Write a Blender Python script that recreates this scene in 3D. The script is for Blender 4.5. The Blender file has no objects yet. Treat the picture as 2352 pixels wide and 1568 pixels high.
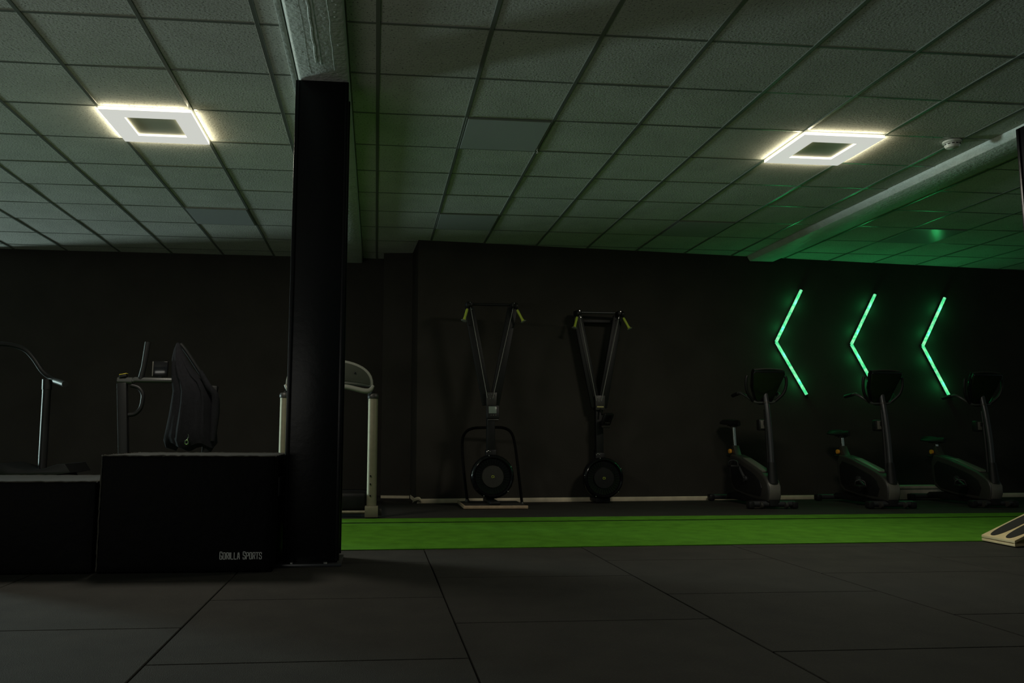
import bpy, bmesh, math, random
from mathutils import Vector, Matrix
random.seed(7)
C = bpy.context.scene.collection
sc = bpy.context.scene
PI = math.pi

# ------------------------------------------------------------ camera
F, YAW, PITCH, ROLL, H = 1861.34, .097, .1149, .0052, .7186
cy, sy = math.cos(YAW), math.sin(YAW)
fw = Vector((sy*math.cos(PITCH), cy*math.cos(PITCH), math.sin(PITCH)))
rt = Vector((cy, -sy, 0)); up = rt.cross(fw)
r2 = math.cos(ROLL)*rt + math.sin(ROLL)*up
u2 = -math.sin(ROLL)*rt + math.cos(ROLL)*up
cam_d = bpy.data.cameras.new('camera'); cam = bpy.data.objects.new('camera', cam_d); C.objects.link(cam)
m = Matrix.Identity(4)
for i in range(3):
    m[i][0] = r2[i]; m[i][1] = u2[i]; m[i][2] = -fw[i]
m[2][3] = H
cam.matrix_world = m
cam_d.sensor_fit = 'HORIZONTAL'; cam_d.sensor_width = 36
cam_d.lens = F/2352*36
cam_d.shift_x = (1176-1045.8)/2352
cam_d.clip_start = .05
sc.camera = cam

# ------------------------------------------------------------ world, exposure
vs = sc.view_settings
vs.view_transform = 'Standard'; vs.look = 'None'; vs.gamma = 1; vs.use_curve_mapping = False
vs.exposure = 0
w = bpy.data.worlds.new('world'); sc.world = w; w.use_nodes = True
w.node_tree.nodes['Background'].inputs[0].default_value = (.72, 1.0, .92, 1)
w.node_tree.nodes['Background'].inputs[1].default_value = .062

def aim(o, d):
    o.rotation_euler = Vector(d).to_track_quat('-Z', 'Y').to_euler()
def area(name, loc, d, sx, sy_, power, col):
    l = bpy.data.lights.new(name, 'AREA'); l.shape = 'RECTANGLE'; l.size = sx; l.size_y = sy_
    l.energy = power; l.color = col
    o = bpy.data.objects.new(name, l); C.objects.link(o); o.location = loc; aim(o, d)
    return o
# daylight through the window of the left wall
area('window_daylight', (-13.3, 12.4, 1.25), (1, -.50, .03), 1.6, 1.3, 860, (.74, 1.0, .96))
area('ceiling_fill', (-3.8, -1.4, .5), (.22, .62, .75), 4.5, 1.0, 50, (1.0, .98, .88))  # added fill low behind the camera, aimed up to brighten the ceiling

# ------------------------------------------------------------ materials
def node_mat(name, col, rough=.5, metal=0., spec=.5, emit=None, es=1., noise=0., nscale=40., bump=0., bscale=200., spots=None, sheen=0., coat=0.):
    mt = bpy.data.materials.new(name); mt.use_nodes = True
    nt = mt.node_tree; b = nt.nodes['Principled BSDF']
    b.inputs['Base Color'].default_value = (*col, 1)
    b.inputs['Roughness'].default_value = rough; b.inputs['Metallic'].default_value = metal
    b.inputs['Specular IOR Level'].default_value = spec
    if coat: b.inputs['Coat Weight'].default_value = coat; b.inputs['Coat Roughness'].default_value = .15
    tc = nt.nodes.new('ShaderNodeTexCoord')
    if emit:
        b.inputs['Emission Color'].default_value = (*emit, 1); b.inputs['Emission Strength'].default_value = es
    if noise:
        n = nt.nodes.new('ShaderNodeTexNoise'); n.inputs['Scale'].default_value = nscale; n.inputs['Detail'].default_value = 5
        nt.links.new(tc.outputs['Object'], n.inputs['Vector'])
        mr = nt.nodes.new('ShaderNodeMapRange'); mr.inputs['From Min'].default_value = .3; mr.inputs['From Max'].default_value = .7
        mr.inputs['To Min'].default_value = 1-noise; mr.inputs['To Max'].default_value = 1+noise
        nt.links.new(n.outputs['Fac'], mr.inputs['Value'])
        mx = nt.nodes.new('ShaderNodeVectorMath'); mx.operation = 'SCALE'; mx.inputs[0].default_value = col
        nt.links.new(mr.outputs[0], mx.inputs['Scale'])
        last = mx.outputs[0]
        if spots:   # (scale, threshold, colour factor)
            v = nt.nodes.new('ShaderNodeTexNoise'); v.inputs['Scale'].default_value = spots[0]; v.inputs['Detail'].default_value = 2
            nt.links.new(tc.outputs['Object'], v.inputs['Vector'])
            mp = nt.nodes.new('ShaderNodeMapRange'); mp.inputs['From Min'].default_value = spots[1]; mp.inputs['From Max'].default_value = spots[1]+.05
            mp.inputs['To Min'].default_value = 1; mp.inputs['To Max'].default_value = spots[2]
            nt.links.new(v.outputs['Fac'], mp.inputs['Value'])
            m2 = nt.nodes.new('ShaderNodeVectorMath'); m2.operation = 'SCALE'
            nt.links.new(last, m2.inputs[0]); nt.links.new(mp.outputs[0], m2.inputs['Scale']); last = m2.outputs[0]
        nt.links.new(last, b.inputs['Base Color'])
    if bump:
        n2 = nt.nodes.new('ShaderNodeTexNoise'); n2.inputs['Scale'].default_value = bscale; n2.inputs['Detail'].default_value = 4
        nt.links.new(tc.outputs['Object'], n2.inputs['Vector'])
        bp = nt.nodes.new('ShaderNodeBump'); bp.inputs['Strength'].default_value = bump; bp.inputs['Distance'].default_value = .01
        nt.links.new(n2.outputs['Fac'], bp.inputs['Height']); nt.links.new(bp.outputs[0], b.inputs['Normal'])
    return mt

M = dict(
 tile=node_mat('ceiling_tile', (.62, .62, .57), .9, spec=.15, noise=.08, nscale=3, bump=.22, bscale=70, spots=(85, .61, .42)),
 grid=node_mat('ceiling_grid', (.27, .29, .26), .28, metal=.35, spec=.6),
 beam=node_mat('beam_paint', (.66, .70, .65), .45, spec=.5, noise=.08, nscale=9, bump=.6, bscale=38),
 wall=node_mat('black_wall_paint', (.036, .033, .028), .75, spec=.15, noise=.12, nscale=2.5, bump=.15, bscale=60),
 column=node_mat('black_gloss_paint', (.003, .0033, .0042), .35, spec=.2, noise=.1, nscale=6, bump=.08, bscale=25),
 rubber=node_mat('rubber_floor', (.025, .023, .0185), .8, spec=.3, noise=.22, nscale=5, bump=.5, bscale=260, spots=(150, .655, 2.4)),
 gap=node_mat('rubber_joint', (.004, .004, .004), .9, spec=.1),
 rubber2=node_mat('rubber_roll', (.022, .020, .016), .8, spec=.3, noise=.15, nscale=4, bump=.4, bscale=200),
 turf=node_mat('green_turf', (.095, .29, .020), .95, spec=.1, noise=.16, nscale=7, bump=.9, bscale=340),
 turfline=node_mat('turf_seam', (.004, .008, .003), .9, spec=.1),
 skirt=node_mat('pale_skirting', (.66, .57, .42), .5, noise=.15, nscale=9),
 ring=node_mat('lamp_diffuser', (.8, .8, .8), .4, emit=(1, .985, .93), es=.56),
 edge=node_mat('lamp_edge_glow', (.8, .8, .7), .4, emit=(1, .93, .66), es=2.4),
 panel=node_mat('lamp_centre_panel', (.62, .60, .50), .4),
 offpanel=node_mat('unlit_panel', (.58, .60, .61), .2, spec=.6),
 white=node_mat('white_plastic', (.75, .74, .66), .35),
 blk=node_mat('black_plastic', (.008, .008, .008), .5, spec=.35, noise=.1, nscale=30),
 blkg=node_mat('black_gloss_plastic', (.006, .006, .007), .14),
 blkm=node_mat('black_powder_coat', (.007, .007, .0075), .5, spec=.35, noise=.08, nscale=50),
 dgrey=node_mat('dark_grey_plastic', (.032, .030, .027), .45, noise=.08, nscale=30),
 sleeve=node_mat('grey_sleeve', (.045, .047, .045), .35),
 matte=node_mat('matte_black_tube', (.005, .005, .005), .9, spec=.1),
 mgrey=node_mat('mid_grey_plastic', (.12, .115, .10), .38, noise=.06, nscale=30),
 post=node_mat('satin_grey_post', (.06, .06, .065), .34, metal=.5),
 alu=node_mat('satin_aluminium', (.26, .24, .17), .58, metal=.6, noise=.08, nscale=25),
 chrome=node_mat('chrome', (.75, .75, .70), .12, metal=1),
 rim=node_mat('pale_grey_plastic', (.22, .225, .19), .4),
 olive=node_mat('console_back_grey', (.035, .04, .028), .45),
 lime=node_mat('lime_grip', (.42, .52, .05), .5, noise=.05, nscale=60),
 orange=node_mat('orange_knob', (.75, .32, .03), .4),
 yellow=node_mat('yellow_mark', (.75, .60, .05), .5),
 label=node_mat('pale_yellow_label', (.40, .36, .14), .5),
 cord=node_mat('grey_cord', (.26, .26, .24), .5),
 screen=node_mat('lcd_screen', (.20, .25, .22), .2),
 bolt=node_mat('steel_bolt', (.7, .7, .68), .2, metal=1),
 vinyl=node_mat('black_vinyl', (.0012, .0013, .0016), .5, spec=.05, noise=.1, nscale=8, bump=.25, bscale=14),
 vinyl_lit=node_mat('black_vinyl_lit_top', (.012, .012, .010), .7, spec=.3, noise=.35, nscale=5, bump=.3, bscale=20),  # lit copy of the vinyl, light from above put into the colour
 pipe_glint=node_mat('vinyl_piping_glint', (.06, .055, .045), .3, spec=.6),  # edge highlight put into a paler seam colour
 print_=node_mat('grey_print', (.62, .62, .60), .6),
 cloth=node_mat('dark_fabric', (.010, .010, .0125), .9, spec=.15, noise=.2, nscale=60, bump=.4, bscale=300),
 wood=node_mat('birch_plywood', (.62, .48, .26), .5, noise=.1, nscale=14),
 woodd=node_mat('pale_wood_edge', (.42, .31, .20), .5, noise=.15, nscale=20),
 grip=node_mat('black_grip_pad', (.016, .013, .010), .9, bump=.4, bscale=400, noise=.2, nscale=60),
 led=node_mat('led_tube', (.1, .6, .3), .3, emit=(.085, .80, .30), es=1.0, ),
 bench=node_mat('grey_laminate', (.42, .385, .31), .5, noise=.25, nscale=7),
 glass=node_mat('window_sky', (.6, .7, .7), .3, emit=(.75, .95, 1), es=.8),
)
# small variation in brightness along the LED tubes
nt = M['led'].node_tree; b = nt.nodes['Principled BSDF']
tc = nt.nodes.new('ShaderNodeTexCoord'); n = nt.nodes.new('ShaderNodeTexNoise'); n.inputs['Scale'].default_value = 24
nt.links.new(tc.outputs['Object'], n.inputs['Vector'])
cr = nt.nodes.new('ShaderNodeMix'); cr.data_type = 'RGBA'
cr.inputs[6].default_value = (.05, .68, .25, 1); cr.inputs[7].default_value = (.30, .82, .46, 1)
mr = nt.nodes.new('ShaderNodeMapRange'); mr.inputs['From Min'].default_value = .38; mr.inputs['From Max'].default_value = .6
nt.links.new(n.outputs['Fac'], mr.inputs['Value']); nt.links.new(mr.outputs[0], cr.inputs[0])
nt.links.new(cr.outputs[2], b.inputs['Emission Color'])

# ------------------------------------------------------------ mesh helpers
SPLIT = {'anchor_bolt', 'adjustment_hole', 'cover_screw', 'rear_foot', 'spine_bolt', 'cage_screw', 'head_bolt', 'plate_bolt', 'wall_bracket',
         'button', 'wall_clip', 'transport_wheel', 'end_cap', 'rubber_foot', 'corner_angle', 'tray_end', 'saddle_rail', 'arm_slot'}
class MB:
    def __init__(s): s.bm = bmesh.new()
    def _merge(s, b2, mat=None):
        if mat is not None: b2.transform(mat)
        me = bpy.data.meshes.new('t'); b2.to_mesh(me); b2.free(); s.bm.from_mesh(me); bpy.data.meshes.remove(me)
    def box(s, c, d, bev=0., rot=None, seg=2, taper=None):
        b = bmesh.new(); bmesh.ops.create_cube(b, size=1)
        for v in b.verts:
            k = 1.
            if taper and v.co.z > 0: v.co.x *= taper[0]; v.co.y *= taper[1]
            v.co = Vector((v.co.x*d[0], v.co.y*d[1], v.co.z*d[2]))
        if bev: bmesh.ops.bevel(b, geom=b.edges[:], offset=bev, segments=seg, affect='EDGES', profile=.5)
        mt = Matrix.Translation(c)
        if rot: mt = mt @ rot
        s._merge(b, mt); return s
    def tube(s, pts, r, n=12, smooth=False, closed=False, cap=True):
        pts = [Vector(p) for p in pts]
        rr = r if isinstance(r, (list, tuple)) else None
        if smooth:
            q = []; ra = []
            P = [pts[0]]+pts+[pts[-1]]
            for i in range(1, len(P)-2):
                for k in range(6):
                    t = k/6; a, b_, c, d = P[i-1], P[i], P[i+1], P[i+2]
                    q.append(.5*((2*b_)+(-a+c)*t+(2*a-5*b_+4*c-d)*t*t+(-a+3*b_-3*c+d)*t**3))
                    if rr: ra.append(rr[i-1]*(1-t)+rr[i]*t)
            q.append(pts[-1])
            if rr: ra.append(rr[-1]); rr = ra
            pts = q
        N = len(pts); rings = []; nrm = None
        for i, p in enumerate(pts):
            t = (pts[min(i+1, N-1)]-pts[max(i-1, 0)]).normalized()
            if nrm is None:
                a = Vector((0, 0, 1)) if abs(t.z) < .9 else Vector((1, 0, 0))
                nrm = t.cross(a).normalized()
            else: nrm = (nrm-t*nrm.dot(t)).normalized()
            bn = t.cross(nrm); ri = rr[i] if rr else r
            rings.append([s.bm.verts.new(p+(nrm*math.cos(2*PI*k/n)+bn*math.sin(2*PI*k/n))*ri) for k in range(n)])
        for i in range(N-1):
            for k in range(n):
                s.bm.faces.new((rings[i][k], rings[i][(k+1) % n], rings[i+1][(k+1) % n], rings[i+1][k]))
        if cap: s.bm.faces.new(rings[0][::-1]); s.bm.faces.new(rings[-1])
        return s
    def lathe(s, prof, mat=None, n=32):
        b = bmesh.new(); rings = []
        for r, z in prof:
            rings.append([b.verts.new((max(r, 1e-4)*math.cos(2*PI*k/n), max(r, 1e-4)*math.sin(2*PI*k/n), z)) for k in range(n)])
        for i in range(len(prof)-1):
            for k in range(n): b.faces.new((rings[i][k], rings[i][(k+1) % n], rings[i+1][(k+1) % n], rings[i+1][k]))
        b.faces.new(rings[0][::-1]); b.faces.new(rings[-1])
        s._merge(b, mat); return s
    def prism(s, pts, h0, h1, mat=None, bev=0., seg=2):
        """polygon in local XY extruded from h0 to h1 in Z"""
        b = bmesh.new()
        a = [b.verts.new((x, y, h0)) for x, y in pts]; c = [b.verts.new((x, y, h1)) for x, y in pts]
        b.faces.new(a[::-1]); b.faces.new(c); n = len(pts)
        for k in range(n): b.faces.new((a[k], a[(k+1) % n], c[(k+1) % n], c[k]))
        bmesh.ops.recalc_face_normals(b, faces=b.faces[:])
        if bev:
            e = [e for e in b.edges if abs(e.verts[0].co.z-e.verts[1].co.z) < 1e-6]
            bmesh.ops.bevel(b, geom=e, offset=bev, segments=seg, affect='EDGES', profile=.5)
        s._merge(b, mat); return s
    def quad(s, p): s.bm.faces.new([s.bm.verts.new(q) for q in p]); return s
    def build(s, name, mat, parent=None, smooth=True, origin=None):
        if name in SPLIT:
            todo = set(s.bm.verts); parts = []
            while todo:
                st = [todo.pop()]; isl = set(st)
                while st:
                    v = st.pop()
                    for e in v.link_edges:
                        q = e.other_vert(v)
                        if q in todo: todo.discard(q); isl.add(q); st.append(q)
                parts.append(isl)
            if len(parts) > 1:
                out = []
                parts.sort(key=lambda p: min((v.co.x, v.co.y, v.co.z) for v in p))
                for p in parts:
                    n_ = MB(); mp = {v: n_.bm.verts.new(v.co) for v in p}
                    for fc in s.bm.faces:
                        if fc.verts[0] in p: n_.bm.faces.new([mp[v] for v in fc.verts])
                    out.append(n_._fin(name, mat, parent, smooth, origin))
                s.bm.free(); return out[0]
        return s._fin(name, mat, parent, smooth, origin)
    def _fin(s, name, mat, parent=None, smooth=True, origin=None):
        bmesh.ops.recalc_face_normals(s.bm, faces=s.bm.faces[:])
        me = bpy.data.meshes.new(name)
        off = Vector((0, 0, 0))
        if parent is None and origin is not None:
            off = Vector(origin); s.bm.transform(Matrix.Translation(-off))
        s.bm.to_mesh(me); s.bm.free()
        me.materials.append(mat)
        if smooth:
            for p in me.polygons: p.use_smooth = True
            try: me.set_sharp_from_angle(angle=math.radians(38))
            except Exception: pass
        o = bpy.data.objects.new(name, me); C.objects.link(o); o.location = off
        if parent: o.parent = parent
        return o

def tag(o, label=None, cat=None, group=None, kind=None):
    if label: o['label'] = label
    if cat: o['category'] = cat
    if group: o['group'] = group
    if kind: o['kind'] = kind
    return o
def thing(name, label, cat, loc=(0, 0, 0), rz=0., group=None):
    o = bpy.data.objects.new(name, None); C.objects.link(o); o.empty_display_size = .1
    o.location = loc; o.rotation_euler = (0, 0, rz)
    return tag(o, label, cat, group)
def RX(a): return Matrix.Rotation(a, 4, 'X')
def RY(a): return Matrix.Rotation(a, 4, 'Y')
def RZ(a): return Matrix.Rotation(a, 4, 'Z')
def T(x, y, z): return Matrix.Translation((x, y, z))
XZ = Matrix(((1, 0, 0, 0), (0, 0, -1, 0), (0, 1, 0, 0), (0, 0, 0, 1)))   # polygon in the X-Z plane, extruded to -Y
YZ = Matrix(((0, 0, 1, 0), (1, 0, 0, 0), (0, 1, 0, 0), (0, 0, 0, 1)))   # local (x,y,z) -> (z, x, y): profile in the Y-Z plane, extruded along X

# ------------------------------------------------------------ setting
ZC = 2.854
XR0, YR0, XL0, YL0, XQ0 = -.0207, 4.0464, -1.8537, 4.1234, 4.87
XW0, XW1 = -13.6, 11.0; XC = -4.75     # XC: left end of the back wall, unseen, set there to shade the far ceiling
def wy(x): return 8.728+.0912*x     # face of the front part of the back wall

# floor: black rubber tiles, one metre square, every second column offset by half
f = MB(); g = .006
for k in range(-12, 11):
    x0 = -.705+1.025*k; x1 = x0+1.025-g
    j0 = 2.715 if k % 2 == 0 else 3.21
    for j in range(-6, 3):
        y0 = j0+1.0*j; y1 = min(y0+1.0-g, 5.25+.0431*max(x0, -6))
        if y1-y0 < .05: continue
        f.box(((x0+x1)/2, (y0+y1)/2, -.006), (x1-x0, y1-y0, .012), bev=.0025, seg=1)
fl = f.build('floor', M['rubber'], smooth=False)
me = fl.data; me.materials.append(M['gap']); me.materials.append(M['rubber2'])
bm = bmesh.new(); bm.from_mesh(me)
def addq(P, mi):
    fc = bm.faces.new([bm.verts.new(p) for p in P]); fc.material_index = mi
addq([(XW0, -3.4, -.011), (XW1+1, -3.4, -.011), (XW1+1, 14, -.011), (XW0, 14, -.011)], 1)
addq([(XW0, 5.20+.0431*XW0, -.004), (XW1+1, 5.20+.0431*XW1, -.004), (XW1+1, 14, -.004), (XW0, 14, -.004)], 2)
bm.to_mesh(me); bm.free()
tag(fl, kind='structure')

def strip(a, x0, x1, b=.0431): return (x0, a+b*x0), (x1, a+b*x1)
tf = thing('turf_lane', 'long bright green artificial turf strip lying across the black rubber floor', 'turf', (2.5, 5.3, 0))
def slab(ya, yb, z0, z1, name, mat, par, x0=-5.4, x1=9.5, bslope=.0431):
    m_ = MB(); P = [(x0-2.5, ya+bslope*x0-5.3), (x1-2.5, ya+bslope*x1-5.3), (x1-2.5, yb+bslope*x1-5.3), (x0-2.5, yb+bslope*x0-5.3)]
    m_.prism(P, z0, z1); return m_.build(name, mat, par, smooth=False)
slab(5.217, 6.725, -.004, .005, 'turf', M['turf'], tf)
slab(6.725, 6.81, -.004, .001, 'dark_seam', M['turfline'], tf)
slab(6.81, 7.10, -.004, .005, 'turf_border', M['turf'], tf)

# walls
def wallprism(name, poly, z0=0, z1=ZC+.10):
    m_ = MB(); m_.prism(poly, z0, z1); o = m_.build(name, M['wall'], smooth=False); return tag(o, kind='structure')
wallprism('wall_back', [(XC, 9.785), (.066, 9.785), (.066, 9.48), (.405, 9.42), (.44, wy(.44)), (XW1+1, wy(XW1+1)), (XW1+1, 10.4), (XC, 10.4)])
# left wall with its window opening (outside the frame, it lets the daylight in)
wl = MB()
for (ya, yb, za, zb) in ((-3.4, 11.2, 0, ZC+.1), (13.6, 14.0, 0, ZC+.1), (11.2, 13.6, 0, .55), (11.2, 13.6, 1.95, ZC+.1)):
    wl.box((XW0-.1, (ya+yb)/2, (za+zb)/2), (.2, yb-ya, zb-za))
tag(wl.build('wall_left', M['wall'], smooth=False), kind='structure')
wn = MB(); wn.box((XW0-.12, 12.4, 1.25), (.01, 2.4, 1.4)); wn = tag(wn.build('window_1', M['glass'], smooth=False), kind='structure')
wf = MB()
for y in (11.23, 12.4, 13.57): wf.box((XW0-.06, y, 1.25), (.06, .05, 1.4))
for z in (.58, 1.92): wf.box((XW0-.06, 12.4, z), (.06, 2.4, .05))
wf.build('window_frame', M['white'], wn, smooth=False)

# skirting boards
sk = MB()
a = Vector((.45, wy(.45), 0)); L_ = 10.6; ang = math.atan(.0912)
for (s0, s1, hgt) in ((.0, 4.9, .042), (4.95, 10.4, .045)):
    c = a+Vector((math.cos(ang), math.sin(ang), 0))*((s0+s1)/2)
    sk.box((c.x+.009*math.sin(ang), c.y-.009*math.cos(ang), hgt/2-.004), (s1-s0, .018, hgt+.008), bev=.003, rot=RZ(ang))
tag(sk.build('baseboard_back', M['skirt']), kind='structure')
sk = MB(); sk.box((-2.7, 9.777, .012), (5.4, .016, .03)); sk.box((.235, 9.44, .012), (.33, .016, .03), rot=RZ(-.16))
tag(sk.build('baseboard_left', M['skirt']), kind='structure')
sk = MB(); sk.box((.425, 9.08, .02), (.016, .60, .04), rot=RZ(.04)); sk.tube([(.41, 8.80, .0), (.43, 8.76, .03), (.47, 8.735, .045), (.50, 8.745, .01)], [.008, .022, .02, .006], n=7, smooth=True)
tag(sk.build('trim_1', M['skirt']), kind='structure')

# ceiling: mineral tiles above a metal grid
BL = (-.50, -.19)         # main beam, left and right face
BR = (4.39, 4.72)         # right beam
def bay(x0, x1, xo, yo, tiles, bars, y0=-1.0, y1=10.1, skip=()):
    # grid lines
    i0 = math.ceil((x0-xo)/.6); i1 = math.floor((x1-xo)/.6)
    xs = [x0]+[xo+.6*i for i in range(i0, i1+1)]+[x1]
    j0 = math.ceil((y0-yo)/.6); j1 = math.floor((y1-yo)/.6)
    ys = [y0]+[yo+.6*j for j in range(j0, j1+1)]+[y1]
    for a_ in range(len(xs)-1):
        for b_ in range(len(ys)-1):
            xa, xb, ya, yb = xs[a_], xs[a_+1], ys[b_], ys[b_+1]
            if xb-xa < .02 or yb-ya < .02: continue
            if any(abs(xa-sx) < .05 and abs(ya-sy_) < .05 for sx, sy_ in skip): continue
            e = .009
            z = [ZC+.004+random.uniform(-.0015, .0025) for _ in range(4)]
            q = ((xa+e, ya+e), (xb-e, ya+e), (xb-e, yb-e), (xa+e, yb-e))
            tiles.quad([(px, py, zz) for (px, py), zz in zip(q, z)])
            for k in range(4):
                p, p2 = q[k], q[(k+1) % 4]
                tiles.quad([(p[0], p[1], z[k]), (p[0], p[1], ZC+.03), (p2[0], p2[1], ZC+.03), (p2[0], p2[1], z[(k+1) % 4])])
    tiles.quad([(x0, y0, ZC+.028), (x1, y0, ZC+.028), (x1, y1, ZC+.028), (x0, y1, ZC+.028)])
    for x in xs[1:-1]: bars.box((x, (y0+y1)/2, ZC+.004), (.024, y1-y0, .008), bev=.0015, seg=1)
    for y in ys[1:-1]:
        for a_ in range(len(xs)-1):
            if xs[a_+1]-xs[a_] > .04: bars.box(((xs[a_]+xs[a_+1])/2, y, ZC+.0058), (xs[a_+1]-xs[a_]-.026, .020, .006), bev=.001, seg=1)
LAMPS_ON = [(XL0, YL0+1.2), (XR0+3.0, YR0+1.2)]
LAMPS_OFF = [(XR0+.6, YR0+1.2), (XR0+.6, YR0+3.6), (XR0+3.0, YR0+3.6), (XL0, YL0+3.6), (XQ0+.6, YR0+3.6)]
tl = MB(); br = MB()
sk_ = LAMPS_ON+LAMPS_OFF
bay(XW0, BL[0], XL0, YL0, tl, br, y1=14.0, skip=sk_)
bay(BL[1], BR[0], XR0, YR0, tl, br, skip=sk_)
bay(BR[1], XW1, XQ0, YR0, tl, br, skip=sk_)
tl = tag(tl.build('ceiling', M['tile'], smooth=False), kind='structure')
tag(br.build('trim_2', M['grid'], smooth=False), kind='structure')

# plastered beams
ld = MB(); ld.box((BL[0]-.016, 4.45, 2.836), (.032, 10.6, .03), bev=.004); tag(ld.build('trim_5', M['beam']), kind='structure')
def beam(name, x0, x1, label, z0, grooves, wall):
    m_ = MB()
    P_ = [(x0, 3.05), (x0, z0+.046), (x0+.004, z0+.036), (x0+.024, z0+.004), (x0+.032, z0), (x1-.016, z0), (x1-.005, z0+.005), (x1, z0+.016), (x1, 3.05)]
    m_.prism(P_, 1.2, -(wall-.01), XZ)
    o = m_.build(name, M['beam'])
    tag(o, kind='structure')
    if grooves:
        g_ = MB()
        for (ox, r, ya, yb) in grooves:
            pts = [(x0+ox+random.uniform(-.004, .004), ya+(yb-ya)*k/14, z0+.002) for k in range(15)]
            g_.tube(pts, r, n=6)
        for _ in range(26):
            px = random.uniform(x0+.03, x1-.03); py = random.uniform(3.0, 4.6)
            g_.lathe([(.0, -.003), (.006, -.002), (.008, .003)], T(px, py, z0+.001), n=8)
        g_.build('plaster_ridge', M['beam'], o)
    return o
beam('trim_3', BL[0], BL[1], '', 2.795, [(.095, .0035, 3.0, 4.55), (.138, .009, 3.0, 4.40), (.160, .007, 3.0, 4.42), (.235, .004, 3.2, 4.5)], 9.785)
beam('trim_4', BR[0], BR[1], '', 2.80, None, wy(4.4))

# ------------------------------------------------------------ columns
def column(x0, x1, y0, y1, z1, label):
    t = thing('support_column', label, 'column', ((x0+x1)/2, (y0+y1)/2, 0), group=None)
    w_, d_ = x1-x0, y1-y0
    m_ = MB(); m_.box((0, 0, z1/2+.005), (w_-.02, d_-.02, z1-.01), bev=.004); m_.build('shaft', M['column'], t)
    m_ = MB()
    for sx in (-1, 1):
        for sy_ in (-1, 1): m_.box((sx*(w_/2-.011), sy_*(d_/2-.011), z1/2+.01), (.022, .022, z1-.03), bev=.004)
    m_.build('corner_angle', M['column'], t)
    m_ = MB(); m_.box((-.015, -.02, .008), (w_+.06, d_+.05, .016), bev=.003); m_.build('base_plate', M['post'], t)
    m_ = MB()
    for sx in (-1, 1): m_.lathe([(.012, 0), (.012, .008), (.006, .012)], T(sx*.09-.01, -d_/2-.03, .016), n=6)
    m_.build('anchor_bolt', M['bolt'], t)
    return t
column(-.50, -.19, 4.63, 4.93, 2.795, 'black square column in the middle, standing right of the padded jump boxes')
column(4.285, 4.60, 4.60, 4.90, 2.80, 'black column cut off by the right edge of the photo, under the grey beam')

# ------------------------------------------------------------ ceiling lights
def frame_mb(cx, cy_, w_, inner, z0, z1):
    m_ = MB(); b_ = (w_-inner)/2
    return m_, b_
def lamp(x, y, on, label, group):
    t = thing('ceiling_light_panel', label, 'ceiling light', (x+.3, y+.3, ZC), group=group)
    if on:
        o_, i_ = .300, .168; z0, z1 = -.018, .0
        m_ = MB()
        O = [(-o_, -o_), (o_, -o_), (o_, o_), (-o_, o_)]; I = [(-i_, -i_), (i_, -i_), (i_, i_), (-i_, i_)]
        for k in range(4):
            p, q, r_, s_ = O[k], O[(k+1) % 4], I[(k+1) % 4], I[k]
            m_.quad([(*p, z0), (*q, z0), (*r_, z0), (*s_, z0)])
        m_.build('diffuser_frame', M['ring'], t, smooth=False)
        m_ = MB()
        for P_ in (O, I):
            for k in range(4):
                p, q = P_[k], P_[(k+1) % 4]
                m_.quad([(*p, z0), (*q, z0), (*q, .004), (*p, .004)])
        m_.build('glowing_edge', M['edge'], t, smooth=False)
        m_ = MB(); m_.box((0, 0, -.001), (2*i_, 2*i_, .006), bev=.001); m_.build('centre_panel', M['panel'], t, smooth=False)
        m_ = MB(); m_.box((0, 0, .012), (.60, .60, .012)); m_.build('housing', M['white'], t, smooth=False)
        # the lamp's own light
        l = bpy.data.lights.new('panel_light', 'AREA'); l.shape = 'SQUARE'; l.size = .56; l.energy = 32; l.color = (1, .93, .78)
        lo = bpy.data.objects.new('panel_light', l); C.objects.link(lo); lo.parent = t; lo.location = (0, 0, -.024)
        for k in range(4):      # added strips, aimed up to spread a bloom-like glow over the ceiling
            l = bpy.data.lights.new('added_glow_light', 'AREA'); l.shape = 'RECTANGLE'; l.size = .56; l.size_y = .012; l.energy = .42; l.color = (1, .90, .62)
            lo = bpy.data.objects.new('added_glow_light', l); C.objects.link(lo); lo.parent = t
            d_ = Vector((math.cos(k*PI/2), math.sin(k*PI/2), .0)); lo.location = d_*.312+Vector((0, 0, -.024))
            lo.rotation_euler = (d_+Vector((0, 0, .55))).to_track_quat('-Z', 'X' if k % 2 else 'Y').to_euler()
            zz = Matrix.Identity(3); f_ = -(d_+Vector((0, 0, .55))).normalized(); sx_ = Vector((-d_.y, d_.x, 0)); up_ = f_.cross(sx_)
            mm = Matrix((sx_, up_, f_)).transposed(); lo.rotation_euler = mm.to_euler()
    else:
        m_ = MB(); m_.box((0, 0, .0), (.57, .57, .010), bev=.002); m_.build('diffuser', M['offpanel'], t, smooth=False)
        m_ = MB()
        for s_ in (-1, 1):
            m_.box((s_*.291, 0, .002), (.014, .596, .012), bev=.002); m_.box((0, s_*.291, .002), (.568, .014, .012), bev=.002)
        m_.build('rim', M['grid'], t, smooth=False)
    return t
lamp(*LAMPS_ON[0], True, 'lit square ceiling light on the left side of the thick white beam', 'lit ceiling panels')
lamp(*LAMPS_ON[1], True, 'lit square ceiling light on the right, near the smoke detector', 'lit ceiling panels')
OFFL = ['unlit ceiling panel nearest the column, in a tile right of the beam',
        'unlit ceiling panel just above the top left corner of the ski machine wall',
        'unlit ceiling panel further back than the lit right light',
        'unlit bluish ceiling panel behind the lit left light',
        'unlit glossy ceiling panel catching green light beyond the right beam']
for p, l_ in zip(LAMPS_OFF, OFFL): lamp(*p, False, l_, 'unlit ceiling panels')

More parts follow.
